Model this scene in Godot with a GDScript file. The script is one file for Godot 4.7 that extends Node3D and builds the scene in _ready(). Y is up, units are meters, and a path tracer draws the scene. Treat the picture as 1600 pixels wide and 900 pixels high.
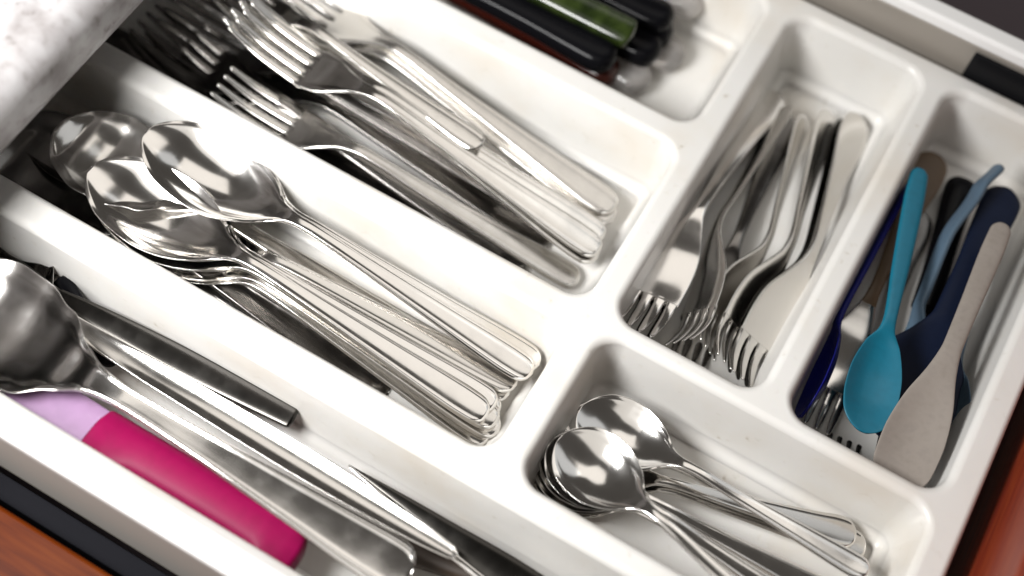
extends Node3D
# A kitchen cutlery drawer. Plan coordinates are millimetres: u along the drawer's pull, v across it, h above the tray's rim.

const MM := 0.001
var M := {}
var K := {}

func at(u: float, v: float, h: float) -> Vector3:
	return Vector3(u, h, -v) * MM

func numbered(called: String) -> String:
	if not has_node(NodePath(called)):
		return called
	var k := 1
	while has_node(NodePath("%s_%03d" % [called, k])):
		k += 1
	return "%s_%03d" % [called, k]

func thing(called: String, label: String, category: String, where: Transform3D, group := "") -> Node3D:
	var o := Node3D.new()
	o.name = numbered(called)
	add_child(o, true)
	o.transform = where
	o.set_meta("label", label)
	o.set_meta("category", category)
	if group:
		o.set_meta("group", group)
	return o

func part(called: String, mesh: Mesh, mat: Material, parent: Node) -> MeshInstance3D:
	var o := MeshInstance3D.new()
	var n := called
	var k := 1
	while parent.has_node(NodePath(n)):
		n = "%s_%03d" % [called, k]
		k += 1
	o.name = n
	o.mesh = mesh
	o.material_override = mat
	parent.add_child(o, true)
	return o

func noise(freq: float, oct: int, sd: int, size := 256) -> NoiseTexture2D:
	var f := FastNoiseLite.new()
	f.noise_type = FastNoiseLite.TYPE_SIMPLEX_SMOOTH
	f.frequency = freq
	f.fractal_octaves = oct
	f.seed = sd
	var t := NoiseTexture2D.new()
	t.width = size
	t.height = size
	t.seamless = true
	t.noise = f
	return t

func ramp(t: NoiseTexture2D, stops: Array) -> NoiseTexture2D:
	var g := Gradient.new()
	g.offsets = PackedFloat32Array(stops.map(func(s): return s[0]))
	g.colors = PackedColorArray(stops.map(func(s): return s[1]))
	t.color_ramp = g
	return t

func lin(r: float, g: float, b: float) -> Color:
	return Color(r, g, b).linear_to_srgb()

func plastic(c: Color, rough: float, tex: Texture2D = null, scale := 6.0) -> StandardMaterial3D:
	var m := StandardMaterial3D.new()
	m.albedo_color = c
	m.roughness = rough
	if tex:
		m.albedo_texture = tex
		m.uv1_triplanar = true
		m.uv1_scale = Vector3.ONE * scale
	return m

func metal(c: Color, rough_lo: float, rough_hi: float, sd: int) -> StandardMaterial3D:
	var m := StandardMaterial3D.new()
	m.albedo_color = c
	m.metallic = 1.0
	m.roughness = 1.0
	m.roughness_texture = ramp(noise(0.012, 3, sd), [[0.0, Color(rough_lo, rough_lo, rough_lo)], [0.55, Color(rough_lo, rough_lo, rough_lo) * 1.2], [1.0, Color(rough_hi, rough_hi, rough_hi)]])
	m.uv1_triplanar = true
	m.uv1_scale = Vector3.ONE * 22.0
	return m

# --- shapes -------------------------------------------------------------

func curve_at(keys: Array, x: float, col: int) -> float:
	var n := keys.size()
	if x <= keys[0][0]:
		return keys[0][col]
	for i in n - 1:
		if x <= keys[i + 1][0]:
			var a = keys[max(i - 1, 0)]
			var b = keys[i]
			var c = keys[i + 1]
			var d = keys[min(i + 2, n - 1)]
			var h: float = c[0] - b[0]
			var slope: float = (c[col] - b[col]) / h
			var m0: float = (c[col] - a[col]) / max(c[0] - a[0], 0.001)
			var m1: float = (d[col] - b[col]) / max(d[0] - b[0], 0.001)
			if absf(slope) < 1e-6:
				m0 = 0.0
				m1 = 0.0
			else:
				m0 = slope * clampf(m0 / slope, 0.0, 2.6)
				m1 = slope * clampf(m1 / slope, 0.0, 2.6)
			var t: float = (x - b[0]) / h
			var t2 := t * t
			var t3 := t2 * t
			return (2 * t3 - 3 * t2 + 1) * b[col] + (t3 - 2 * t2 + t) * h * m0 + (-2 * t3 + 3 * t2) * c[col] + (t3 - t2) * h * m1
	return keys[n - 1][col]

# Stations along x from x0 to x1, closer together at both ends.
func stations(x0: float, x1: float, n: int) -> Array:
	var out := []
	for i in n + 1:
		var t := float(i) / n
		var s := 0.5 - 0.5 * cos(PI * t)
		out.append(x0 + (x1 - x0) * lerpf(t, s, 0.85))
	return out

# A flat bar swept along x; keys are [x, half width, height, thickness, dish, sideways]; returns one mesh for each stretch between the cuts.
func sweep(keys: Array, xs: Array, around: int, r0: float, r1: float, ridge: float, cuts: Array, square := 0.55, round_handle := 0.0) -> Array:
	var P := []
	var neck_at: float = cuts[0] if cuts.size() else -100.0
	var x_end: float = xs[xs.size() - 1]
	var x_start: float = xs[0]
	for x in xs:
		var w := curve_at(keys, x, 1)
		if r0 > 0 and x - x_start < r0:
			w *= sqrt(max(1.0 - pow(1.0 - (x - x_start) / r0, 2), 0.0004))
		if r1 > 0 and x_end - x < r1:
			w *= sqrt(max(1.0 - pow(1.0 - (x_end - x) / r1, 2), 0.0004))
		var z := curve_at(keys, x, 2)
		var t := curve_at(keys, x, 3)
		var sag := curve_at(keys, x, 4)
		var yc: float = curve_at(keys, x, 5) if keys[0].size() > 5 else 0.0
		t = min(t, w * 1.6)
		var row := PackedVector3Array()
		var fade := smoothstep(1.0, 4.0, x - x_start) * smoothstep(0.0, 8.0, x_end - x) * smoothstep(1.6, 4.0, w)
		for j in around:
			var a := TAU * j / around
			var c := cos(a)
			var s := sin(a)
			var q := signf(c) * pow(absf(c), 0.75)
			var off := t * 0.5 * signf(s) * pow(absf(s), lerpf(maxf(square, round_handle), square, smoothstep(neck_at - 12.0, neck_at + 2.0, x)))
			if s > 0 and ridge != 0:
				off += ridge * fade * exp(-pow((absf(q) - 0.80) / 0.09, 2))
			row.append(Vector3(x, z + sag * q * q + off, -(yc + w * q)) * MM)
		P.append(row)
	var n := P.size()
	var N := []
	for i in n:
		var row := PackedVector3Array()
		for j in around:
			var di: Vector3 = P[min(i + 1, n - 1)][j] - P[max(i - 1, 0)][j]
			var dj: Vector3 = P[i][(j + 1) % around] - P[i][(j - 1 + around) % around]
			var v := di.cross(dj)
			row.append(v.normalized() if v.length() > 1e-14 else Vector3.UP)
		N.append(row)
	var mid := n / 2
	if N[mid][around / 4].y < 0:
		for i in n:
			for j in around:
				N[i][j] = -N[i][j]
	var out := []
	var bounds := [0]
	for c in cuts:
		var k := 0
		while k < n - 1 and xs[k] < c:
			k += 1
		bounds.append(k)
	bounds.append(n - 1)
	for b in bounds.size() - 1:
		var i0: int = bounds[b]
		var i1: int = bounds[b + 1]
		var pos := PackedVector3Array()
		var nor := PackedVector3Array()
		var idx := PackedInt32Array()
		for i in range(i0, i1 + 1):
			pos.append_array(P[i])
			nor.append_array(N[i])
		for i in i1 - i0:
			for j in around:
				var p := i * around + j
				var q2 := i * around + (j + 1) % around
				idx.append_array([p, p + around, q2, q2, p + around, q2 + around])
		for e in [[0, i0, Vector3.LEFT], [i1 - i0, i1, Vector3.RIGHT]]:
			var first := pos.size()
			for j in around:
				pos.append(P[e[1]][j])
				nor.append(e[2])
			for j in around / 2 - 1:
				# ladder across the flat end
				var l0: int = first + (around - j) % around
				var l1: int = first + (around - j - 1) % around
				idx.append_array([first + j, first + j + 1, l0, l0, first + j + 1, l1])
		out.append(solid(pos, nor, idx))
	return out

# Puts every triangle's winding in step with its normals (front faces run clockwise).
func solid(pos: PackedVector3Array, nor: PackedVector3Array, idx: PackedInt32Array, uv := PackedVector2Array()) -> ArrayMesh:
	for k in range(0, idx.size(), 3):
		var a := idx[k]
		var b := idx[k + 1]
		var c := idx[k + 2]
		if (pos[b] - pos[a]).cross(pos[c] - pos[a]).dot(nor[a] + nor[b] + nor[c]) > 0:
			idx[k + 1] = c
			idx[k + 2] = b
	var arr := []
	arr.resize(Mesh.ARRAY_MAX)
	arr[Mesh.ARRAY_VERTEX] = pos
	arr[Mesh.ARRAY_NORMAL] = nor
	arr[Mesh.ARRAY_INDEX] = idx
	if uv.size():
		arr[Mesh.ARRAY_TEX_UV] = uv
	var m := ArrayMesh.new()
	m.add_surface_from_arrays(Mesh.PRIMITIVE_TRIANGLES, arr)
	return m

# A box with rounded long edges: from (u0, v0, h0) to (u1, v1, h1), edges chamfered by c.
func block(u0: float, u1: float, v0: float, v1: float, h0: float, h1: float, c: float) -> ArrayMesh:
	var st := SurfaceTool.new()
	st.begin(Mesh.PRIMITIVE_TRIANGLES)
	var lo := [u0, h0, -v1]
	var hi := [u1, h1, -v0]
	var mid := Vector3(lo[0] + hi[0], lo[1] + hi[1], lo[2] + hi[2]) * 0.5
	var steps := 3
	var pts := []
	# rounded box as a subdivided cube pushed out by c
	var half := Vector3(hi[0] - lo[0], hi[1] - lo[1], hi[2] - lo[2]) * 0.5
	var inner := half - Vector3.ONE * c
	var cuts := []
	for k in steps + 1:
		cuts.append(-1.0 - 1.0 + float(k) / steps)
	for k in steps + 1:
		cuts.append(1.0 + float(k) / steps)
	for axis in 3:
		for side in [-1.0, 1.0]:
			for i in cuts.size() - 1:
				for j in cuts.size() - 1:
					var quad := []
					for d in [[0, 0], [1, 0], [1, 1], [0, 1]]:
						var p := Vector3.ZERO
						var n := Vector3.ZERO
						n[axis] = side
						p[axis] = side * inner[axis]
						for e in 2:
							var ax: int = (axis + 1 + e) % 3
							var t: float = cuts[(i if e == 0 else j) + d[e]]
							if absf(t) <= 1.0:
								p[ax] = t * inner[ax]
							else:
								p[ax] = signf(t) * inner[ax]
								n[ax] = signf(t) * tan((absf(t) - 1.0) * PI / 4)
						n = n.normalized()
						quad.append([mid + p + n * c, n])
					var f: Vector3 = (quad[1][0] - quad[0][0]).cross(quad[2][0] - quad[0][0])
					var order := [0, 2, 1, 0, 3, 2] if f.dot(quad[0][1]) > 0 else [0, 1, 2, 0, 2, 3]
					for k in order:
						st.set_normal(quad[k][1])
						st.add_vertex(quad[k][0] * MM)
	return st.commit()

func loop_points(o: Array, inset: float, r: float, k: int) -> Array:
	var u0: float = o[0] + inset
	var u1: float = o[1] - inset
	var v0: float = o[2] + inset
	var v1: float = o[3] - inset
	var rr: float = max(r - inset, 3.0)
	var out := []
	for q in 4:
		var cu: float = u1 - rr if q in [0, 3] else u0 + rr
		var cv: float = v1 - rr if q in [0, 1] else v0 + rr
		for i in k + 1:
			var a := PI / 2 * (q + float(i) / k)
			out.append([cu + rr * cos(a), cv + rr * sin(a), Vector3(-cos(a), 0, sin(a))])
	return out

# One moulded compartment: rolled lip, drafted wall, rounded foot and floor.
func basin(o: Array, r: float, depth: float, lip: float) -> ArrayMesh:
	var k := 12
	var prof := []
	for i in 7:
		var a := deg_to_rad(83.0) * i / 6
		prof.append([-lip + lip * sin(a), -lip + lip * cos(a), a])
	var draft := tan(deg_to_rad(7.0))
	var foot := 7.0
	var wall_bottom := -(depth - foot)
	for i in range(1, 5):
		var h := lerpf(-lip + lip * cos(deg_to_rad(83.0)), wall_bottom, i / 4.0)
		prof.append([draft * (-h - lip), h, deg_to_rad(83.0)])
	var base: float = prof[prof.size() - 1][0]
	for i in range(1, 7):
		var a := deg_to_rad(83.0) * (1.0 - i / 6.0)
		prof.append([base + foot * (cos(a) - cos(deg_to_rad(83.0))) * 0.9, wall_bottom - foot * (1 - (1 - sin(deg_to_rad(83.0))) - sin(a)), a])
	var pos := PackedVector3Array()
	var nor := PackedVector3Array()
	var idx := PackedInt32Array()
	var per := 4 * (k + 1)
	for p in prof:
		for q in loop_points(o, p[0], r, k):
			pos.append(at(q[0], q[1], p[1]))
			nor.append((q[2] * sin(p[2]) + Vector3.UP * cos(p[2])).normalized())
	for i in prof.size() - 1:
		for j in per:
			var a := i * per + j
			var b := i * per + (j + 1) % per
			idx.append_array([a, b, a + per, b, b + per, a + per])
	var last := (prof.size() - 1) * per
	pos.append(at((o[0] + o[1]) / 2, (o[2] + o[3]) / 2, prof[prof.size() - 1][1]))
	nor.append(Vector3.UP)
	for j in per:
		idx.append_array([last + j, last + (j + 1) % per, pos.size() - 1])
	return solid(pos, nor, idx)

func rim_mesh(cells: Array, opens: Array, r: float, lip: float, outer: Array) -> ArrayMesh:
	var pos := PackedVector3Array()
	var nor := PackedVector3Array()
	var idx := PackedInt32Array()
	var k := 12
	for n in cells.size():
		var c: Array = cells[n]
		var l := loop_points(opens[n], -lip, r, k)
		var first := pos.size()
		for q in l:
			pos.append(at(q[0], q[1], 0))
			nor.append(Vector3.UP)
		var corner := [[c[1], c[3]], [c[0], c[3]], [c[0], c[2]], [c[1], c[2]]]
		for q in 4:
			pos.append(at(corner[q][0], corner[q][1], 0))
			nor.append(Vector3.UP)
		var cf := first + 4 * (k + 1)
		for q in 4:
			for i in k:
				idx.append_array([first + q * (k + 1) + i, first + q * (k + 1) + i + 1, cf + q])
			var e := first + q * (k + 1) + k
			var f := first + ((q + 1) % 4) * (k + 1)
			idx.append_array([e, f, cf + q, f, cf + (q + 1) % 4, cf + q])
	# the outer skirt, turned down with a rounded edge
	var prof := []
	for i in 6:
		var a := PI / 2 * i / 5
		prof.append([-3.0 + 3.0 * sin(a), -3.0 + 3.0 * cos(a), a])
	prof.append([0.4, -16.0, PI / 2])
	var first := pos.size()
	for p in prof:
		for q in loop_points(outer, -p[0], 3.0, 6):
			pos.append(at(q[0], q[1], p[1]))
			nor.append((-q[2] * sin(p[2]) + Vector3.UP * cos(p[2])).normalized())
	var per := 28
	for i in prof.size() - 1:
		for j in per:
			var a := first + i * per + j
			var b := first + i * per + (j + 1) % per
			idx.append_array([a, b, a + per, b, b + per, a + per])
	return solid(pos, nor, idx)

# --- cutlery patterns ------------------------------------------------------

func spoon_kind(kind: String, keys: Array, neck: float, r0: float, r1: float, ridge: float, square := 0.55, round_handle := 0.0) -> void:
	var L: float = keys[keys.size() - 1][0]
	var xs := stations(0, neck, 40)
	xs.append_array(stations(neck, L, 40).slice(1))
	var m := sweep(keys, xs, 44, r0, r1, ridge, [neck], square, round_handle)
	K[kind] = {"length": L, "parts": [["handle", m[0]], ["bowl", m[1]]]}

func fork_kind(kind: String, keys: Array, neck: float, root: float, tip: Array, pitch: float, r0: float, ridge: float) -> void:
	var L: float = tip[0]
	var xs := stations(0, neck, 36)
	xs.append_array(stations(neck, root, 20).slice(1))
	var m := sweep(keys, xs, 32, r0, 0.0, ridge, [neck], 0.55, 0.95)
	var parts := [["handle", m[0]], ["head", m[1]]]
	var zr: float = keys[keys.size() - 1][2]
	var half := pitch * 0.5
	for q in 4:
		var y := (q - 1.5) * pitch
		var tk := [
			[root - 1.2, half * 1.02, curve_at(keys, root - 1.2, 2), 1.9, 0.0, y],
			[root + 0.6, half * 0.98, zr - 0.35, 1.9, 0.0, y],
			[root + 2.4, half * 0.80, zr - 0.7, 1.9, 0.0, y],
			[root + 7.0, half * 0.74, zr - 1.0, 1.9, 0.0, y],
			[root + (L - root) * 0.6, half * 0.66, zr + (tip[1] - zr) * 0.25 - 0.6, 1.7, 0.0, y * 0.99],
			[L, half * 0.34, tip[1], 1.1, 0.0, y * 0.96]]
		var tx := stations(root - 1.2, L, 26)
		parts.append(["tine", sweep(tk, tx, 14, 0.0, 2.0, 0.0, [], 0.7)[0]])
	K[kind] = {"length": L, "parts": parts}

func knife_kind(kind: String, handle: Array, blade: Array, r0: float, r1: float, square := 0.6) -> void:
	var h0: float = handle[handle.size() - 1][0]
	var L: float = blade[blade.size() - 1][0]
	var a := sweep(handle, stations(0, h0, 36), 32, r0, 2.0, 0.0, [], square)
	var b := sweep(blade, stations(blade[0][0], L, 40), 24, 0.0, r1, 0.0, [], 0.9)
	K[kind] = {"length": L, "parts": [["handle", a[0]], ["blade", b[0]]]}

# Lays one piece of cutlery from the end of its handle (a) to its tip (b), rolled about its length.
func lay(kind: String, called: String, category: String, label: String, group: String, a: Vector3, b: Vector3, roll: float, mats: Array) -> Node3D:
	var p := at(a.x, a.y, a.z)
	var q := at(b.x, b.y, b.z)
	var x := (q - p).normalized()
	var up := (Vector3.UP - x * x.y).normalized().rotated(x, deg_to_rad(roll))
	var s: float = (q - p).length() / (K[kind].length * MM)
	var t := thing(called, label, category, Transform3D(Basis(x, up, x.cross(up)).scaled_local(Vector3.ONE * s), p), group)
	for k in K[kind].parts:
		var m: Material = M[mats[0]]
		if mats.size() > 1 and k[0] in ["blade", "bowl", "head", "tine"]:
			m = M[mats[1]]
		if k[0] == "cutting_edge":
			m = M.steel_bright
		part(k[0], k[1], m, t)
	return t

func _ready() -> void:
	camera_and_light()
	materials()
	setting()
	patterns()
	cutlery()

func camera_and_light() -> void:
	var cam := Camera3D.new()
	cam.name = "camera"
	add_child(cam)
	cam.transform = Transform3D(Basis(Vector3(0.8651545, 0.07894754, -0.49525243), Vector3(-0.47286597, 0.45735846, -0.75314077), Vector3(0.16704928, 0.88577115, 0.43301733)).orthonormalized(), at(67.959, -260.498, 514.633))
	var ca := CameraAttributesPhysical.new()
	ca.frustum_focal_length = 54.88
	ca.frustum_focus_distance = 0.583
	ca.frustum_near = 0.05
	ca.frustum_far = 12.0
	ca.exposure_aperture = 3.3
	cam.attributes = ca
	cam.keep_aspect = Camera3D.KEEP_HEIGHT
	cam.fov = rad_to_deg(2.0 * atan(450.0 / 2058.24))
	cam.near = 0.05
	cam.far = 12.0
	cam.current = true
	var we := WorldEnvironment.new()
	we.name = "air"
	var e := Environment.new()
	e.background_mode = Environment.BG_COLOR
	e.background_color = lin(0.06, 0.055, 0.05)
	e.tonemap_mode = Environment.TONE_MAPPER_LINEAR
	e.tonemap_exposure = 1.14
	e.sdfgi_enabled = true
	e.ssao_enabled = true
	e.ssil_enabled = true
	we.environment = e
	add_child(we)
	lamp("ceiling_glow", Vector3(-330, 900, 2000), Vector3(-60, 20, 0), Vector2(1.5, 1.0), 0.45, lin(1.0, 0.95, 0.885))
	lamp("window_light", Vector3(420, 700, 900), Vector3(-100, 20, 0), Vector2(0.6, 0.6), 0.06, lin(0.97, 0.99, 1.0))
	lamp("room_light", Vector3(-250, -800, 1450), Vector3(-100, 0, 0), Vector2(1.4, 1.2), 0.36, lin(1.0, 0.96, 0.9))
	lamp("worktop_light", Vector3(-250, -245, 370), Vector3(-205, -60, 0), Vector2(0.22, 0.18), 0.47, lin(1.0, 0.995, 0.985))

func lamp(called: String, from: Vector3, to: Vector3, size: Vector2, energy: float, c: Color) -> void:
	var l := AreaLight3D.new()
	l.name = called
	l.area_size = size
	l.light_energy = energy
	l.light_color = c
	l.shadow_enabled = true
	l.set("area_range", 6.0)
	l.set("area_attenuation", 2.0)
	add_child(l)
	var p := at(from.x, from.y, from.z)
	l.transform = Transform3D(Basis.looking_at(at(to.x, to.y, to.z) - p, Vector3.UP), p)

func materials() -> void:
	M.steel = metal(lin(0.72, 0.70, 0.67), 0.13, 0.21, 3)
	M.steel_bright = metal(lin(0.80, 0.78, 0.755), 0.11, 0.17, 5)
	M.steel_satin = metal(lin(0.66, 0.64, 0.61), 0.20, 0.28, 7)
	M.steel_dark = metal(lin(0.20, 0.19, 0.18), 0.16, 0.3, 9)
	M.tray = plastic(lin(1, 1, 1), 0.34, ramp(noise(0.006, 5, 11, 512), [[0.0, lin(0.65, 0.605, 0.54)], [0.42, lin(0.70, 0.685, 0.655)], [1.0, lin(0.73, 0.72, 0.70)]]), 4.0)
	M.tray.detail_enabled = true
	M.tray.detail_blend_mode = BaseMaterial3D.BLEND_MODE_MUL
	M.tray.detail_albedo = ramp(noise(0.045, 3, 17, 512), [[0.0, lin(0.72, 0.68, 0.62)], [0.1, lin(0.95, 0.94, 0.92)], [0.2, lin(1, 1, 1)], [0.92, lin(1, 1, 1)], [1.0, lin(0.9, 0.89, 0.88)]])
	M.white_enamel = plastic(lin(0.82, 0.81, 0.80), 0.3)
	M.side_grey = plastic(lin(0.33, 0.30, 0.265), 0.38)
	M.side_grey.metallic = 0.35
	M.black = plastic(lin(0.008, 0.008, 0.009), 0.22)
	M.black.metallic_specular = 0.2
	M.black_handle = plastic(lin(0.004, 0.004, 0.005), 0.12)
	M.black_handle.metallic_specular = 0.2
	M.steel_olive = metal(lin(0.20, 0.185, 0.15), 0.2, 0.26, 13)
	M.rubber = plastic(lin(0.01, 0.01, 0.012), 0.6)
	M.rubber.metallic_specular = 0.05
	M.side_pale = plastic(lin(0.50, 0.47, 0.43), 0.4)
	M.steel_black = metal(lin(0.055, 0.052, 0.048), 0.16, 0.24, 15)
	M.wood = plastic(lin(1, 1, 1), 0.4, ramp(noise(0.008, 4, 21, 512), [[0.0, lin(0.035, 0.005, 0.001)], [0.5, lin(0.075, 0.013, 0.001)], [1.0, lin(0.10, 0.021, 0.002)]]), 5.0)
	M.wood.uv1_scale = Vector3(3, 30, 45)
	M.wood.metallic_specular = 0.15
	M.wood_front = plastic(lin(1, 1, 1), 0.42, ramp(noise(0.008, 4, 22, 512), [[0.0, lin(0.14, 0.014, 0.006)], [0.5, lin(0.20, 0.026, 0.008)], [1.0, lin(0.26, 0.05, 0.012)]]), 5.0)
	M.wood_front.uv1_scale = Vector3(30, 45, 4)
	M.carcass = plastic(lin(0.10, 0.095, 0.09), 0.6)
	M.floor = plastic(lin(0.22, 0.18, 0.205), 0.5)
	M.granite = plastic(lin(0.50, 0.49, 0.495), 0.3, ramp(noise(0.018, 5, 31, 512), [[0.0, lin(0.36, 0.33, 0.32)], [0.3, lin(0.52, 0.50, 0.49)], [0.6, lin(0.70, 0.69, 0.685)], [1.0, lin(0.78, 0.775, 0.775)]]), 4.0)
	M.granite.detail_enabled = true
	M.granite.detail_blend_mode = BaseMaterial3D.BLEND_MODE_MUL
	M.granite.detail_albedo = ramp(noise(0.06, 3, 33, 512), [[0.0, lin(0.45, 0.42, 0.4)], [0.25, lin(0.86, 0.845, 0.84)], [0.45, lin(1, 1, 1)], [1.0, lin(1, 1, 1)]])
	var scuff := ramp(noise(0.03, 4, 51), [[0.0, lin(0.86, 0.855, 0.845)], [0.3, lin(0.96, 0.96, 0.955)], [0.55, lin(1, 1, 1)], [1.0, lin(0.86, 0.86, 0.87)]])
	M.teal = plastic(lin(0.005, 0.135, 0.21), 0.34, scuff, 12.0)
	M.beige = plastic(lin(0.27, 0.238, 0.21), 0.42, scuff, 14.0)
	M.blue = plastic(lin(0.008, 0.010, 0.16), 0.3)
	M.navy = plastic(lin(0.006, 0.010, 0.026), 0.38, scuff, 15.0)
	M.navy.metallic_specular = 0.25
	M.blue.metallic_specular = 0.3
	M.sky_blue = plastic(lin(0.075, 0.12, 0.17), 0.38, scuff, 15.0)
	M.green_tan = plastic(lin(0.17, 0.22, 0.16), 0.4)
	M.tan = plastic(lin(0.11, 0.068, 0.034), 0.4)
	M.pink = plastic(lin(0.185, 0.002, 0.044), 0.42, scuff, 9.0)
	M.pink.metallic_specular = 0.22
	M.lilac = plastic(lin(0.245, 0.15, 0.255), 0.26, scuff, 7.0)
	M.green_glass = plastic(lin(0.030, 0.046, 0.009), 0.16, ramp(noise(0.03, 3, 41), [[0.0, lin(0.2, 0.25, 0.2)], [1.0, lin(1.0, 1.0, 1.0)]]), 11.0)
	M.red_glass = plastic(lin(0.055, 0.007, 0.003), 0.1)
	M.clear = plastic(Color(lin(0.75, 0.72, 0.70), 0.25), 0.08)
	M.clear.refraction_enabled = true
	M.clear.refraction_scale = 0.05
	M.dark_brown = plastic(lin(0.03, 0.017, 0.009), 0.5)

func setting() -> void:
	# floor far below
	var fl := MeshInstance3D.new()
	fl.name = "floor"
	fl.mesh = block(-2500, 2500, -2500, 2500, -760, -720, 1)
	fl.material_override = M.floor
	fl.set_meta("kind", "structure")
	add_child(fl, true)
	# the cabinet that the drawer slides into, and the worktop on it
	var cb := thing("base_cabinet", "dark cabinet carcass under the worktop that the drawer slides into", "cabinet", Transform3D())
	part("side_panel", block(-780, -246, 236, 254, -700, 26, 1), M.carcass, cb)
	part("side_panel", block(-780, -246, -214, -196, -700, 26, 1), M.carcass, cb)
	part("back_panel", block(-800, -781, -214, 254, -700, 26, 1), M.carcass, cb)
	part("bottom_panel", block(-780, -246, -195, 235, -120, -104, 1), M.carcass, cb)
	var wt := thing("worktop", "thick white granite worktop with grey brown mottling overhanging the drawer", "worktop", Transform3D())
	part("slab", block(-840, -226.5, -700, 900, 41, 77, 13), M.granite, wt)
	var pn := thing("neighbouring_panel", "orange brown wooden panel beside the drawer's near runner", "wooden panel", Transform3D())
	part("panel", block(-330, 260, -330, -196.5, -58, -30, 2), M.wood, pn)
	# the drawer
	var d := thing("kitchen_drawer", "open drawer with white edged grey metal sides and a red brown wooden front", "drawer", Transform3D())
	part("drawer_bottom", block(-340, 196, -180, 226, -54, -47, 1), M.side_grey, d)
	for s in [[217.5, 228.5], [-181.5, -170.5]]:
		part("side_wall", block(-340, 196, s[0] + 0.8, s[1] - 0.8, -46, 17.5, 1), M.side_grey if s[0] > 0 else M.side_pale, d)
		part("top_rail", block(-340, 196, s[0], s[1], 17.5, 25.5, 2.4), M.white_enamel, d)
	part("runner", block(-340, 190, -192, -182, -110, -52, 1), M.rubber, d)
	part("front_panel", block(197.5, 216, -196, 244, -70, 52, 2), M.wood_front, d)
	part("front_bracket", block(102, 197, 215.8, 218.1, -3, 15, 1.0), M.black, d)
	# the tray
	var tr := thing("cutlery_tray", "off white moulded plastic tray with seven rounded compartments", "cutlery tray", Transform3D())
	var opens := [[-304, 173, -162, -96.5], [-304, 1.5, -80.0, -11.5], [16.5, 172.5, -83.5, -6], [-304, 1.5, 3.6, 98], [-304, 0.5, 113, 204], [15.5, 86.5, 3.5, 203.5], [100, 172.5, 2.5, 204.5]]
	var cells := [[-309, 184, -167, -88.5], [-309, 8.6, -88.5, -3.8], [8.6, 184, -88.5, -1.7], [-309, 8.6, -3.8, 105.5], [-309, 8.6, 105.5, 212], [8.6, 93.2, -1.7, 212], [93.2, 184, -1.7, 212]]
	var lip := 4.0
	part("rim", rim_mesh(cells, opens, 11.0, lip, [-312, 187, -170, 215]), M.tray, tr)
	for o in opens:
		part("compartment", basin(o, 11.0, 42.0, lip), M.tray, tr)

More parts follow.
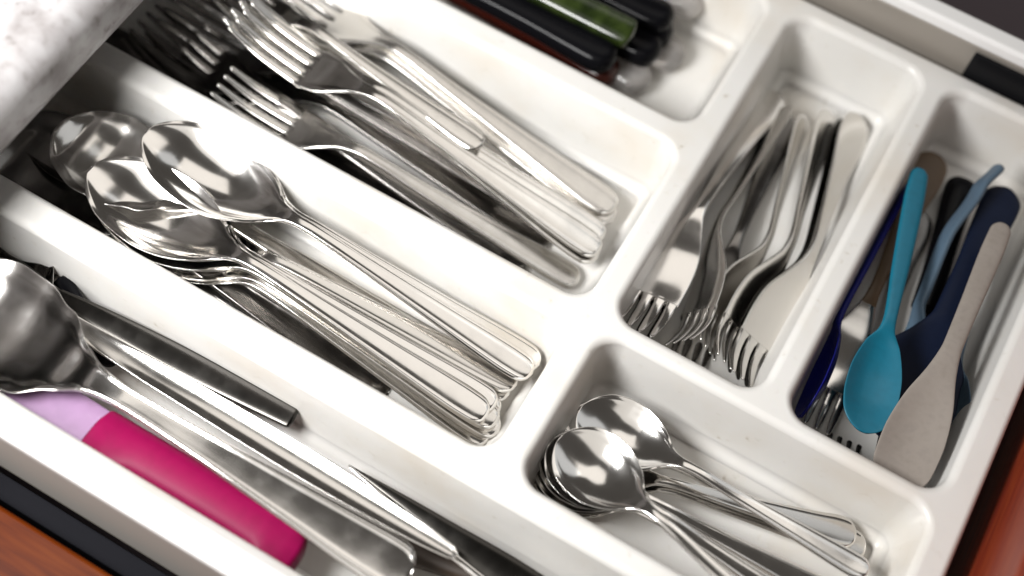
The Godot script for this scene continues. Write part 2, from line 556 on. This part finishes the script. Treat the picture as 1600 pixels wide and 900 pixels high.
func patterns() -> void:
	spoon_kind("table_spoon", [[0, 6.6, 0, 2.4, 0], [14, 7.3, 0.4, 2.6, 0], [50, 5.6, 2.2, 2.8, 0], [90, 3.9, 5, 2.6, 0], [118, 3.0, 6.6, 3.0, 0], [128, 3.3, 5.2, 3.0, 0], [136, 6.2, 1.6, 2.2, 1.2], [146, 13.2, -3.2, 1.7, 5], [160, 19.2, -6.8, 1.5, 8], [172, 20.6, -7.8, 1.5, 8.6], [186, 19.0, -6.0, 1.5, 6.6], [198, 16, -2.2, 1.4, 2.8], [208, 14, 0, 1.4, 0.3]], 134, 6.5, 18, 0.4, 0.55, 1.0)
	spoon_kind("tea_spoon", [[0, 5.0, 0, 1.7, 0], [9, 5.4, 0.2, 1.7, 0], [30, 4.4, 1.2, 1.8, 0], [60, 2.9, 2.8, 2.0, 0], [80, 2.3, 4.8, 2.4, 0], [88, 2.5, 4.0, 2.4, 0], [94, 5.0, 1.2, 1.8, 0.9], [102, 11.8, -2.4, 1.4, 3.9], [112, 16.2, -5.0, 1.2, 5.8], [120, 16.6, -5.2, 1.2, 5.7], [130, 14.2, -2.8, 1.2, 3.1], [138, 11.5, 0, 1.2, 0.2]], 92, 5, 12, 0.4, 0.55, 0.9)
	spoon_kind("ornate_spoon", [[0, 6.6, 0, 1.8, 0], [9, 7.4, 0.2, 1.8, 0], [16, 6.5, 0.4, 1.8, 0], [34, 5.0, 1.2, 1.9, 0], [60, 3.2, 2.8, 2.1, 0], [80, 2.3, 4.8, 2.4, 0], [88, 2.5, 4.0, 2.4, 0], [94, 5.0, 1.2, 1.8, 0.9], [102, 11.8, -2.4, 1.4, 3.9], [112, 16.2, -5.0, 1.2, 5.8], [120, 16.6, -5.2, 1.2, 5.7], [130, 14.2, -2.8, 1.2, 3.1], [138, 11.5, 0, 1.2, 0.2]], 92, 5, 12, 0.4, 0.55, 0.9)
	spoon_kind("serving_spoon", [[0, 11.5, 0, 2.2, 0.6], [16, 12, 0.5, 2.2, 0.6], [60, 9.4, 3, 2.4, 0.5], [120, 6.0, 7, 3.0, 0.3], [150, 5.2, 8, 3.2, 0.2], [168, 7.5, 6, 2.8, 1.4], [182, 14, 0.5, 2.2, 3.6], [198, 24, -5, 1.8, 7.5], [215, 30, -8.5, 1.7, 10], [232, 31, -9, 1.7, 10], [250, 26, -5, 1.7, 5.6], [264, 20, 0, 1.6, 0.4]], 168, 9, 22, 0.6)
	fork_kind("table_fork", [[0, 6.8, 0, 2.4, 0], [14, 7.5, 0.4, 2.6, 0], [50, 5.7, 2.2, 2.8, 0], [95, 3.8, 5.6, 2.6, 0], [124, 3.1, 8.4, 3.0, 0], [136, 4.0, 5.8, 2.8, 0], [146, 7.4, 1.6, 2.2, 0.3], [154, 11.0, -1.8, 1.9, 0.5], [163, 12.4, -4.2, 1.9, 0.4]], 136, 163, [206, 2.5], 6.25, 6.5, 0.5)
	fork_kind("dessert_fork", [[0, 8.6, 0, 1.8, 0], [16, 9.4, 0.4, 1.8, 0], [40, 6.4, 1.8, 2.0, 0], [70, 3.9, 4.6, 2.2, 0], [92, 3.0, 7.2, 2.6, 0], [102, 3.6, 6.4, 2.4, 0], [112, 7.0, 2.8, 2.0, 0.3], [123, 10.8, -1.6, 1.7, 0.6], [136, 11.9, -4.4, 1.7, 0.6], [148, 11.8, -5.4, 1.7, 0.4]], 104, 148, [172, -1.5], 5.9, 8.5, 0.0)
	knife_kind("table_knife", [[0, 7.6, 0, 5.0, 0], [12, 8.2, 0, 5.4, 0], [60, 6.6, 0.3, 5.0, 0], [92, 6.0, 0.4, 4.0, 0]], [[91, 5.2, 0.4, 2.4, 0], [104, 7.6, 0.2, 1.8, 0], [150, 9.2, 0, 1.5, 0], [208, 8.4, 0, 1.2, 0]], 3.5, 14)
	knife_kind("steak_knife", [[0, 8.5, 0, 13, 0], [10, 10.2, 0, 14, 0], [45, 8.6, 0, 12.5, 0], [75, 8.2, 0, 12, 0], [102, 8.8, 0, 11.5, 0]], [[100, 7.5, 0, 1.6, 0], [150, 7.6, 0, 1.4, 0], [212, 4.0, 0, 1.0, 0]], 7.5, 16, 0.75)
	knife_kind("square_handle_knife", [[0, 7.4, 0, 9, 0], [8, 7.6, 0, 9.5, 0], [50, 7.2, 0, 9.5, 0], [102, 7.0, 0, 9, 0]], [[100, 6.5, 0, 1.6, 0], [150, 7.6, 0, 1.4, 0], [212, 4.0, 0, 1.0, 0]], 2.5, 16, 0.45)
	knife_kind("pointed_knife", [[0, 10, 0, 14, 0], [100, 10, 0, 12, 0]], [[99, 8.2, 0, 2.2, 0, -1], [140, 7.4, 0, 2.0, 0, -1], [180, 4.4, 0, 1.7, 0, -0.5], [225, 0.4, 0, 0.9, 0, 0]], 6, 0.0)
	var edge := [[99, 1.8, -0.2, 1.6, 0, 8.2], [140, 1.8, -0.2, 1.5, 0, 7.4], [180, 1.6, -0.2, 1.3, 0, 4.8], [224, 0.5, -0.1, 0.8, 0, 0.6]]
	K.pointed_knife.parts.append(["cutting_edge", sweep(edge, stations(99, 224, 30), 16, 0, 0, 0, [], 0.9)[0]])
	knife_kind("coated_knife", [[0, 14.2, 0, 12, 0, 0.9], [9, 15.4, 0, 15, 0, 1.9], [14, 14.6, 0, 16, 0, 1.2], [19, 11.4, 0, 16.5, 0, -2.0], [45, 11.0, 0, 17, 0, -2.4], [78, 11.2, 0, 16.5, 0, -2.2], [85, 12.6, 0, 16, 0, -0.8], [92, 15.2, 0, 15, 0, 1.8], [104, 14.6, 0, 12, 0, 1.2]], [[102, 13.0, 0, 2.2, 0, 0.6], [150, 14.6, 0, 2.0, 0, 1.0], [188, 11.0, 0, 1.2, 0, -1.0]], 8.0, 18, 0.8)
	spoon_kind("plastic_spoon", [[0, 4.6, 0, 3.2, 0], [20, 5.2, 0.8, 3.2, 0], [60, 4.4, 2.4, 3.4, 0], [88, 3.2, 3.4, 3.4, 0], [96, 4.0, 2.4, 3.0, 0.2], [104, 8.6, -0.8, 2.4, 2.6], [118, 12.6, -3.4, 2.2, 4.4], [130, 13.2, -3.6, 2.2, 4.2], [142, 11.4, -1.4, 2.0, 2.0], [149, 10, 0, 1.8, 0.3]], 95, 4.5, 11, 0.0, 0.7)
	spoon_kind("cooking_spoon", [[0, 5.4, 0, 4.0, 0], [20, 6.0, 1, 4.0, 0], [60, 5.2, 3, 4.2, 0], [84, 5.0, 4, 4.0, 0], [100, 7.6, 2.6, 3.4, 0.6], [118, 12.6, -0.6, 2.6, 2.4], [138, 15.2, -3.0, 2.4, 4.0], [154, 14.6, -2.4, 2.2, 3.2], [170, 12, 0, 2.0, 0.4]], 84, 5.5, 15, 0.0, 0.7)
	spoon_kind("arched_spoon", [[0, 4.4, 0, 4.5, 0], [20, 4.8, 6, 4.5, 0], [55, 4.4, 12, 4.5, 0], [92, 3.6, 10, 4.4, 0], [104, 6.5, 5, 3.0, 1.4], [118, 12, -1.5, 2.4, 4.0], [132, 12.8, -4, 2.2, 4.2], [150, 10, 0, 2.0, 0.3]], 96, 4.2, 11, 0.0, 0.8)
	knife_kind("spreader", [[0, 4.6, 0, 2.6, 0], [60, 6.4, 0.6, 2.8, 0], [100, 5.4, 1.4, 3.0, 0], [124, 3.8, 1.8, 3.0, 0]], [[123, 3.6, 1.8, 2.2, 0], [150, 7.4, 0.4, 1.6, 0], [215, 8.0, 0, 1.2, 0]], 1.4, 14, 0.4)
	spoon_kind("turner_spoon", [[0, 9.5, 0, 4.5, 0], [14, 10.5, 1, 4.5, 0], [60, 8.0, 3, 4.4, 0], [92, 7.5, 3.4, 4.0, 0], [106, 13, 1.0, 3.4, 0.8], [122, 21, -2, 2.8, 2.6], [140, 24, -3.4, 2.6, 3.6], [158, 21.5, -2, 2.4, 2.4], [170, 18, 0, 2.2, 0.4]], 94, 8.5, 15, 0.0, 0.7)
	spoon_kind("ladle", [[0, 2.6, 0, 2.2, 1.0], [20, 4.6, 0.4, 2.2, 1.6], [80, 6.6, 2, 2.2, 2.2], [150, 5.8, 4, 2.4, 1.8], [200, 4.4, 6, 3.0, 0.3], [214, 8, 3, 2.6, 2], [230, 22, -10, 1.8, 13], [250, 30, -15, 1.7, 18], [280, 24, 0, 1.6, 1]], 204, 3.4, 20, 0.0)

func cutlery() -> void:
	lay("table_spoon", "table_spoon", "spoon", "topmost tablespoon lying nearest the divider with its clean bowl facing up", "tablespoons in the middle compartment", Vector3(-4.4, -29.6, -25.0), Vector3(-212.1, -28.1, -1.0), 0, ["steel_bright"])
	lay("table_spoon", "table_spoon", "spoon", "tablespoon nested directly under the topmost one, its handle end showing just beyond", "tablespoons in the middle compartment", Vector3(-4.1, -23.2, -27.0), Vector3(-212.0, -27.8, -4.5), 0, ["steel_bright"])
	lay("table_spoon", "table_spoon", "spoon", "front tablespoon with dark reflecting bowl leaning on the lower divider", "tablespoons in the middle compartment", Vector3(-11.3, -57.8, -24.0), Vector3(-223.1, -55.2, -5.0), 0, ["steel_bright"])
	lay("table_spoon", "table_spoon", "spoon", "second tablespoon down in the front stack, thin rim under the dark bowl", "tablespoons in the middle compartment", Vector3(-11.0, -50.5, -27.0), Vector3(-221.8, -55.4, -8.0), 0, ["steel_bright"])
	lay("table_spoon", "table_spoon", "spoon", "third tablespoon down in the front stack", "tablespoons in the middle compartment", Vector3(-6.9, -55.4, -31.0), Vector3(-220.2, -55.7, -11.0), 0, ["steel"])
	lay("table_spoon", "table_spoon", "spoon", "fourth tablespoon down in the front stack with its neck dropping below", "tablespoons in the middle compartment", Vector3(-8.9, -49.9, -33.0), Vector3(-218.2, -56.0, -14.0), 0, ["steel"])
	lay("table_spoon", "table_spoon", "spoon", "lowest tablespoon of the front stack, handle end flat on the tray floor", "tablespoons in the middle compartment", Vector3(-7.1, -61.9, -39.0), Vector3(-214.4, -56.2, -17.0), 0, ["steel"])
	lay("table_spoon", "table_spoon", "spoon", "tablespoon between the two stacks with handle end under the topmost spoon", "tablespoons in the middle compartment", Vector3(-8.5, -35.3, -31.0), Vector3(-215.3, -52.7, -17.0), 0, ["steel"])
	lay("table_spoon", "table_spoon", "spoon", "tablespoon under the stacks whose handle end sits just left of the others", "tablespoons in the middle compartment", Vector3(-9.7, -39.6, -35.0), Vector3(-222.5, -55.1, -20.0), 0, ["steel"])
	lay("table_spoon", "table_spoon", "spoon", "tablespoon in the middle of the fan with only its slim handle showing", "tablespoons in the middle compartment", Vector3(-11.5, -43.2, -36.0), Vector3(-221.9, -54.6, -22.0), 0, ["steel"])
	lay("table_spoon", "table_spoon", "spoon", "tablespoon low at the near edge of the pile, its end above the lowest one", "tablespoons in the middle compartment", Vector3(-4.8, -57.1, -36.0), Vector3(-217.7, -55.3, -19.0), 0, ["steel"])
	lay("serving_spoon", "serving_spoon", "spoon", "large spoon behind the tablespoons with brown reflection in its wide bowl", "", Vector3(-43.2, -37.6, -38.0), Vector3(-250.4, -44.7, -6.0), 8, ["steel"])
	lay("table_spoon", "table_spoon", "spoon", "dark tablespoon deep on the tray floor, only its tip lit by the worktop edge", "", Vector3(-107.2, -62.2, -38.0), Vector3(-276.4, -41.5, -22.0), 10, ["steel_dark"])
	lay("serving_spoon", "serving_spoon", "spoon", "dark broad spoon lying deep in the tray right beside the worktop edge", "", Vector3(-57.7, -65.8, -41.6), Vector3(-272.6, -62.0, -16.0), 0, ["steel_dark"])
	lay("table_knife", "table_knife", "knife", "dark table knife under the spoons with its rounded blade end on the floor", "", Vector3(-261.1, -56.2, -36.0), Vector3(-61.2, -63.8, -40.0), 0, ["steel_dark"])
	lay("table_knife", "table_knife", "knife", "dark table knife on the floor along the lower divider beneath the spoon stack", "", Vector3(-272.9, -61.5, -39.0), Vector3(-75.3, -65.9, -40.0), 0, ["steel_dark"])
	lay("table_fork", "table_fork", "fork", "topmost table fork, tines pointing to the worktop, neck arched over the pile", "forks in the long compartment", Vector3(-7.8, 41.8, -24.0), Vector3(-213.5, 47.7, 2.0), 0, ["steel"])
	lay("table_fork", "table_fork", "fork", "table fork nested second under the topmost fork", "forks in the long compartment", Vector3(-10.1, 51.0, -27.0), Vector3(-217.7, 51.5, -1.0), 0, ["steel"])
	lay("table_fork", "table_fork", "fork", "table fork nested third under the topmost fork with its handle end lowest", "forks in the long compartment", Vector3(-7.9, 41.2, -30.0), Vector3(-222.0, 54.9, -4.0), 0, ["steel"])
	lay("table_fork", "table_fork", "fork", "table fork along the far divider with dark slots beside its wide head", "forks in the long compartment", Vector3(-13.3, 69.9, -30.0), Vector3(-231.1, 90.7, -16.0), 0, ["steel_satin"])
	lay("table_fork", "table_fork", "fork", "table fork below it against the far divider, handle end peeking out under", "forks in the long compartment", Vector3(-11.6, 66.3, -33.0), Vector3(-235.9, 85.6, -20.0), 0, ["steel_satin"])
	lay("table_fork", "table_fork", "fork", "table fork with three bright tines rising over the near divider", "forks in the long compartment", Vector3(-10.7, 29.8, -38.0), Vector3(-206.0, 18.8, -12.0), 0, ["steel_satin"])
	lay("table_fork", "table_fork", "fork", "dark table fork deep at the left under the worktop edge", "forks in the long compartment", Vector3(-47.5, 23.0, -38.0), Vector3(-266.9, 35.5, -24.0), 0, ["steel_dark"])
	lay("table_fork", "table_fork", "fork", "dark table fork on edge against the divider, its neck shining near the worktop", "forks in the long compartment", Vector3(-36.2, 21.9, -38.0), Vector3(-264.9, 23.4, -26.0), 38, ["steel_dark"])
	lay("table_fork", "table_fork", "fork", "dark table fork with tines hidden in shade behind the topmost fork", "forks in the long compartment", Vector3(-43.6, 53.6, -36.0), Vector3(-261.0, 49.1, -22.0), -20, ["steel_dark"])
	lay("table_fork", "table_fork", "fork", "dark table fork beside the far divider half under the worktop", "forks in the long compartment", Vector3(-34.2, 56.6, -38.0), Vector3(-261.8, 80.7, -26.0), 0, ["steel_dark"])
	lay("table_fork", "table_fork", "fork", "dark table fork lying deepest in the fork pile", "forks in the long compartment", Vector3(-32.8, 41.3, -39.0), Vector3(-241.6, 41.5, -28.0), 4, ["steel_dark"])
	lay("table_fork", "dessert_fork", "fork", "shorter fork lying on top of the far forks, its handle end thick and bright", "", Vector3(-80.1, 52.8, -8.0), Vector3(-247.7, 73.6, -13.1), 0, ["steel"])
	lay("table_fork", "dessert_fork", "fork", "shorter fork with rounded pale handle end below the thick bright one", "", Vector3(-63.8, 53.3, -22.0), Vector3(-244.2, 70.7, -19.6), 0, ["steel_satin"])
	lay("table_knife", "table_knife", "knife", "dark table knife slanting deep between the fork handles", "", Vector3(-282.5, 21.7, -33.0), Vector3(-74.5, 24.0, -37.0), 0, ["steel_dark"])
	lay("steak_knife", "steak_knife", "knife", "black handled knife lying along the divider beside the green handle", "dark handled knives in the far compartment", Vector3(-50.9, 136.2, -14.0), Vector3(-262.8, 136.3, -10.3), 0, ["black_handle", "steel_satin"])
	lay("steak_knife", "steak_knife", "knife", "knife with translucent red brown handle end right against the divider", "dark handled knives in the far compartment", Vector3(-49.4, 140.3, -31.0), Vector3(-261.0, 152.9, -35.0), 0, ["red_glass", "steel_satin"])
	lay("steak_knife", "steak_knife", "knife", "black handled knife with its end lowest among the black handles", "dark handled knives in the far compartment", Vector3(-35.5, 157.8, -22.0), Vector3(-247.5, 159.7, -22.0), 0, ["black_handle", "steel_satin"])
	lay("steak_knife", "steak_knife", "knife", "black handled knife with its end in the middle of the black handles", "dark handled knives in the far compartment", Vector3(-35.6, 172.2, -24.0), Vector3(-247.6, 170.9, -24.0), 0, ["black_handle", "steel_satin"])
	lay("steak_knife", "steak_knife", "knife", "black handled knife with its end beside the clear handle", "dark handled knives in the far compartment", Vector3(-38.0, 175.0, -16.0), Vector3(-249.9, 169.8, -16.0), 0, ["black_handle", "steel_satin"])
	lay("square_handle_knife", "steak_knife", "knife", "knife with mottled green translucent handle lying on top of the black ones", "dark handled knives in the far compartment", Vector3(-48.4, 147.6, -4.0), Vector3(-260.3, 144.2, -0.7), -20, ["green_glass", "steel_satin"])
	lay("steak_knife", "steak_knife", "knife", "knife with clear plastic handle nearest the far side of the drawer", "dark handled knives in the far compartment", Vector3(-30.4, 199.7, -24.0), Vector3(-242.4, 198.2, -24.0), 0, ["clear", "steel_satin"])
	lay("steak_knife", "steak_knife", "knife", "black handled knife lying on the floor under the green handled one", "dark handled knives in the far compartment", Vector3(-63.8, 147.3, -32.0), Vector3(-275.6, 156.6, -32.0), 0, ["black_handle", "steel_satin"])
	lay("steak_knife", "steak_knife", "knife", "knife with clear plastic handle end poking out below the black handles", "dark handled knives in the far compartment", Vector3(-34.0, 148.1, -35.0), Vector3(-245.9, 153.3, -35.0), 0, ["clear", "steel_satin"])
	lay("steak_knife", "steak_knife", "knife", "knife with clear plastic handle under the black handles at the right", "dark handled knives in the far compartment", Vector3(-25.9, 170.9, -35.0), Vector3(-237.7, 180.1, -35.0), 0, ["clear", "steel_satin"])
	lay("dessert_fork", "dessert_fork", "fork", "dessert fork with broad bright head beside the long compartments", "dessert forks in the small compartment", Vector3(22.4, 181.8, -36.0), Vector3(24.8, 9.2, -13.0), 8, ["steel_bright"])
	lay("dessert_fork", "dessert_fork", "fork", "dessert fork standing on edge next to the broad bright one", "dessert forks in the small compartment", Vector3(31.6, 171.9, -32.0), Vector3(43.9, 15.2, -16.0), 55, ["steel_bright"])
	lay("dessert_fork", "dessert_fork", "fork", "dessert fork on edge in the middle, its curved head shining", "dessert forks in the small compartment", Vector3(45.1, 176.2, -37.0), Vector3(59.4, 23.7, -25.0), -50, ["steel"])
	lay("dessert_fork", "dessert_fork", "fork", "dessert fork on edge nestled against the large flat head", "dessert forks in the small compartment", Vector3(54.7, 186.2, -37.0), Vector3(70.5, 21.1, -24.0), -42, ["steel"])
	lay("dessert_fork", "dessert_fork", "fork", "dessert fork with large flat dull head nearest the plastic spoons", "dessert forks in the small compartment", Vector3(68.3, 191.5, -35.0), Vector3(81.3, 17.6, -23.0), -30, ["steel_satin"])
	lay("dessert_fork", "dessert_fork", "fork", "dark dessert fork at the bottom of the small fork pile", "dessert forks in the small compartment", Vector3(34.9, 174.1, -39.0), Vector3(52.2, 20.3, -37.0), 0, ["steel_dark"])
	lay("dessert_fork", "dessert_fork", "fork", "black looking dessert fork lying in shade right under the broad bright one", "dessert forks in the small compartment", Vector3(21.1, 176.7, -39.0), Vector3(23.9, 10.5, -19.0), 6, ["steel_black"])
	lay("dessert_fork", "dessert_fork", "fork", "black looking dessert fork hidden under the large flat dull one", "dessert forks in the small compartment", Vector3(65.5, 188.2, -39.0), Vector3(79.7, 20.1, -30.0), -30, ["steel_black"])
	lay("plastic_spoon", "plastic_spoon", "spoon", "teal plastic spoon lying on top with its bowl facing up", "", Vector3(105.0, 155.1, -6.0), Vector3(133.9, 15.5, -9.0), -6, ["teal"])
	lay("cooking_spoon", "cooking_spoon", "spoon", "beige plastic spoon with wide flat bowl and creased center", "", Vector3(150.2, 144.8, -2.0), Vector3(155.0, -3.6, -9.0), 6, ["beige"])
	lay("plastic_spoon", "plastic_spoon", "spoon", "dark blue plastic spoon tipped on edge against the divider", "", Vector3(104.2, 153.7, -20.0), Vector3(108.2, 14.1, -22.0), 80, ["blue"])
	lay("turner_spoon", "turner_spoon", "spoon", "navy plastic spoon with broad handle under the beige one", "", Vector3(147.9, 179.0, -20.0), Vector3(146.3, 23.5, -21.0), 0, ["navy"])
	lay("arched_spoon", "arched_spoon", "spoon", "grey blue plastic spoon whose curved handle bows over the navy spoon", "", Vector3(138.6, 183.8, -12.0), Vector3(143.7, 46.9, -36.0), 60, ["sky_blue"])
	lay("plastic_spoon", "plastic_spoon", "spoon", "light blue plastic spoon on edge behind the beige bowl", "", Vector3(147.8, 171.4, -26.0), Vector3(171.7, 24.3, -26.0), 60, ["sky_blue"])
	lay("dessert_fork", "dessert_fork", "fork", "steel fork with tan handle under the blue and teal plastic spoons", "", Vector3(110.3, 189.0, -32.0), Vector3(115.2, 19.6, -34.0), 0, ["tan", "steel_bright"])
	lay("dessert_fork", "dessert_fork", "fork", "second steel fork on the floor below the teal bowl", "", Vector3(117.3, 158.0, -39.0), Vector3(132.9, 19.6, -39.0), 0, ["steel_dark", "steel_dark"])
	lay("steak_knife", "table_knife", "knife", "black handled knife deep beneath the plastic spoons", "", Vector3(128.3, 183.8, -34.0), Vector3(150.7, 15.7, -36.5), 0, ["black_handle", "steel_dark"])
	lay("tea_spoon", "tea_spoon", "spoon", "teaspoon lying on top nearest the divider, bowl reflecting orange", "teaspoons in the front small compartment", Vector3(161.2, -38.8, -14.0), Vector3(22.1, -35.6, -20.0), 0, ["steel_bright"])
	lay("tea_spoon", "tea_spoon", "spoon", "front teaspoon on top of its stack with the handle running out over the lip", "teaspoons in the front small compartment", Vector3(154.2, -88.7, 3.3), Vector3(21.8, -53.6, -13.0), -4, ["steel_bright"])
	lay("tea_spoon", "tea_spoon", "spoon", "second teaspoon nested under the front one, thin rim at its left", "teaspoons in the front small compartment", Vector3(156.0, -68.0, -15.0), Vector3(18.5, -56.7, -19.0), -4, ["steel_bright"])
	lay("tea_spoon", "tea_spoon", "spoon", "third teaspoon nested under the front one", "teaspoons in the front small compartment", Vector3(154.3, -52.6, -21.4), Vector3(16.4, -58.2, -24.0), -8, ["steel_bright"])
	lay("tea_spoon", "tea_spoon", "spoon", "fourth teaspoon nested under the front one", "teaspoons in the front small compartment", Vector3(152.3, -50.4, -30.2), Vector3(14.5, -59.0, -29.0), -10, ["steel_bright"])
	lay("tea_spoon", "tea_spoon", "spoon", "lowest teaspoon of the nested stack, its bowl touching the divider", "teaspoons in the front small compartment", Vector3(151.6, -54.7, -34.2), Vector3(13.7, -60.2, -33.0), -12, ["steel_bright"])
	lay("ornate_spoon", "tea_spoon", "spoon", "dark teaspoon low behind the topmost one, its bowl in shade", "teaspoons in the front small compartment", Vector3(158.7, -25.2, -37.0), Vector3(17.9, -35.4, -35.0), 0, ["steel"])
	lay("ornate_spoon", "tea_spoon", "spoon", "teaspoon with broad ornate handle end flat on the floor near the corner", "teaspoons in the front small compartment", Vector3(159.7, -20.2, -36.0), Vector3(17.4, -58.6, -33.0), 0, ["steel"])
	lay("ornate_spoon", "tea_spoon", "spoon", "teaspoon with ornate handle lying just above the flat one", "teaspoons in the front small compartment", Vector3(153.0, -19.3, -31.0), Vector3(18.3, -57.7, -29.0), 0, ["steel"])
	lay("serving_spoon", "serving_spoon", "spoon", "large serving spoon with broad bowl under the worktop and widening handle", "", Vector3(-1.1, -138.2, -12.0), Vector3(-245.9, -139.0, -4.0), 0, ["steel_bright"])
	lay("ladle", "ladle", "ladle", "steel ladle handle with upturned edges narrowing to a rounded end", "", Vector3(10.5, -121.3, -14.0), Vector3(-269.0, -117.1, -28.7), 0, ["steel"])
	lay("spreader", "butter_knife", "knife", "flat steel knife with blunt handle end reflecting black beside the divider", "", Vector3(-81.6, -103.1, -24.0), Vector3(-296.3, -113.5, -27.7), -4, ["steel_black"])
	lay("pointed_knife", "pointed_knife", "knife", "pointed steel knife blade with dark face beside the ladle handle end", "", Vector3(173.5, -126.3, -23.5), Vector3(-50.8, -108.1, -25.0), -8, ["black_handle", "steel_black"])
	lay("coated_knife", "coated_knife", "knife", "knife with bright pink plastic handle and lilac coated blade", "", Vector3(-42.8, -155.9, -14.0), Vector3(-230.8, -155.4, -14.0), 0, ["pink", "lilac"])
	lay("steak_knife", "steak_knife", "knife", "black handle end with a steel rim under the serving spoon", "", Vector3(-163.9, -121.4, -28.0), Vector3(-260.3, -77.3, -28.0), 0, ["black_handle", "steel_dark"])
	lay("steak_knife", "steak_knife", "knife", "dark brown handle lying on the floor beneath the serving spoon handle end", "", Vector3(30.7, -113.2, -36.0), Vector3(-112.8, -150.7, -36.0), 0, ["dark_brown", "steel_dark"])
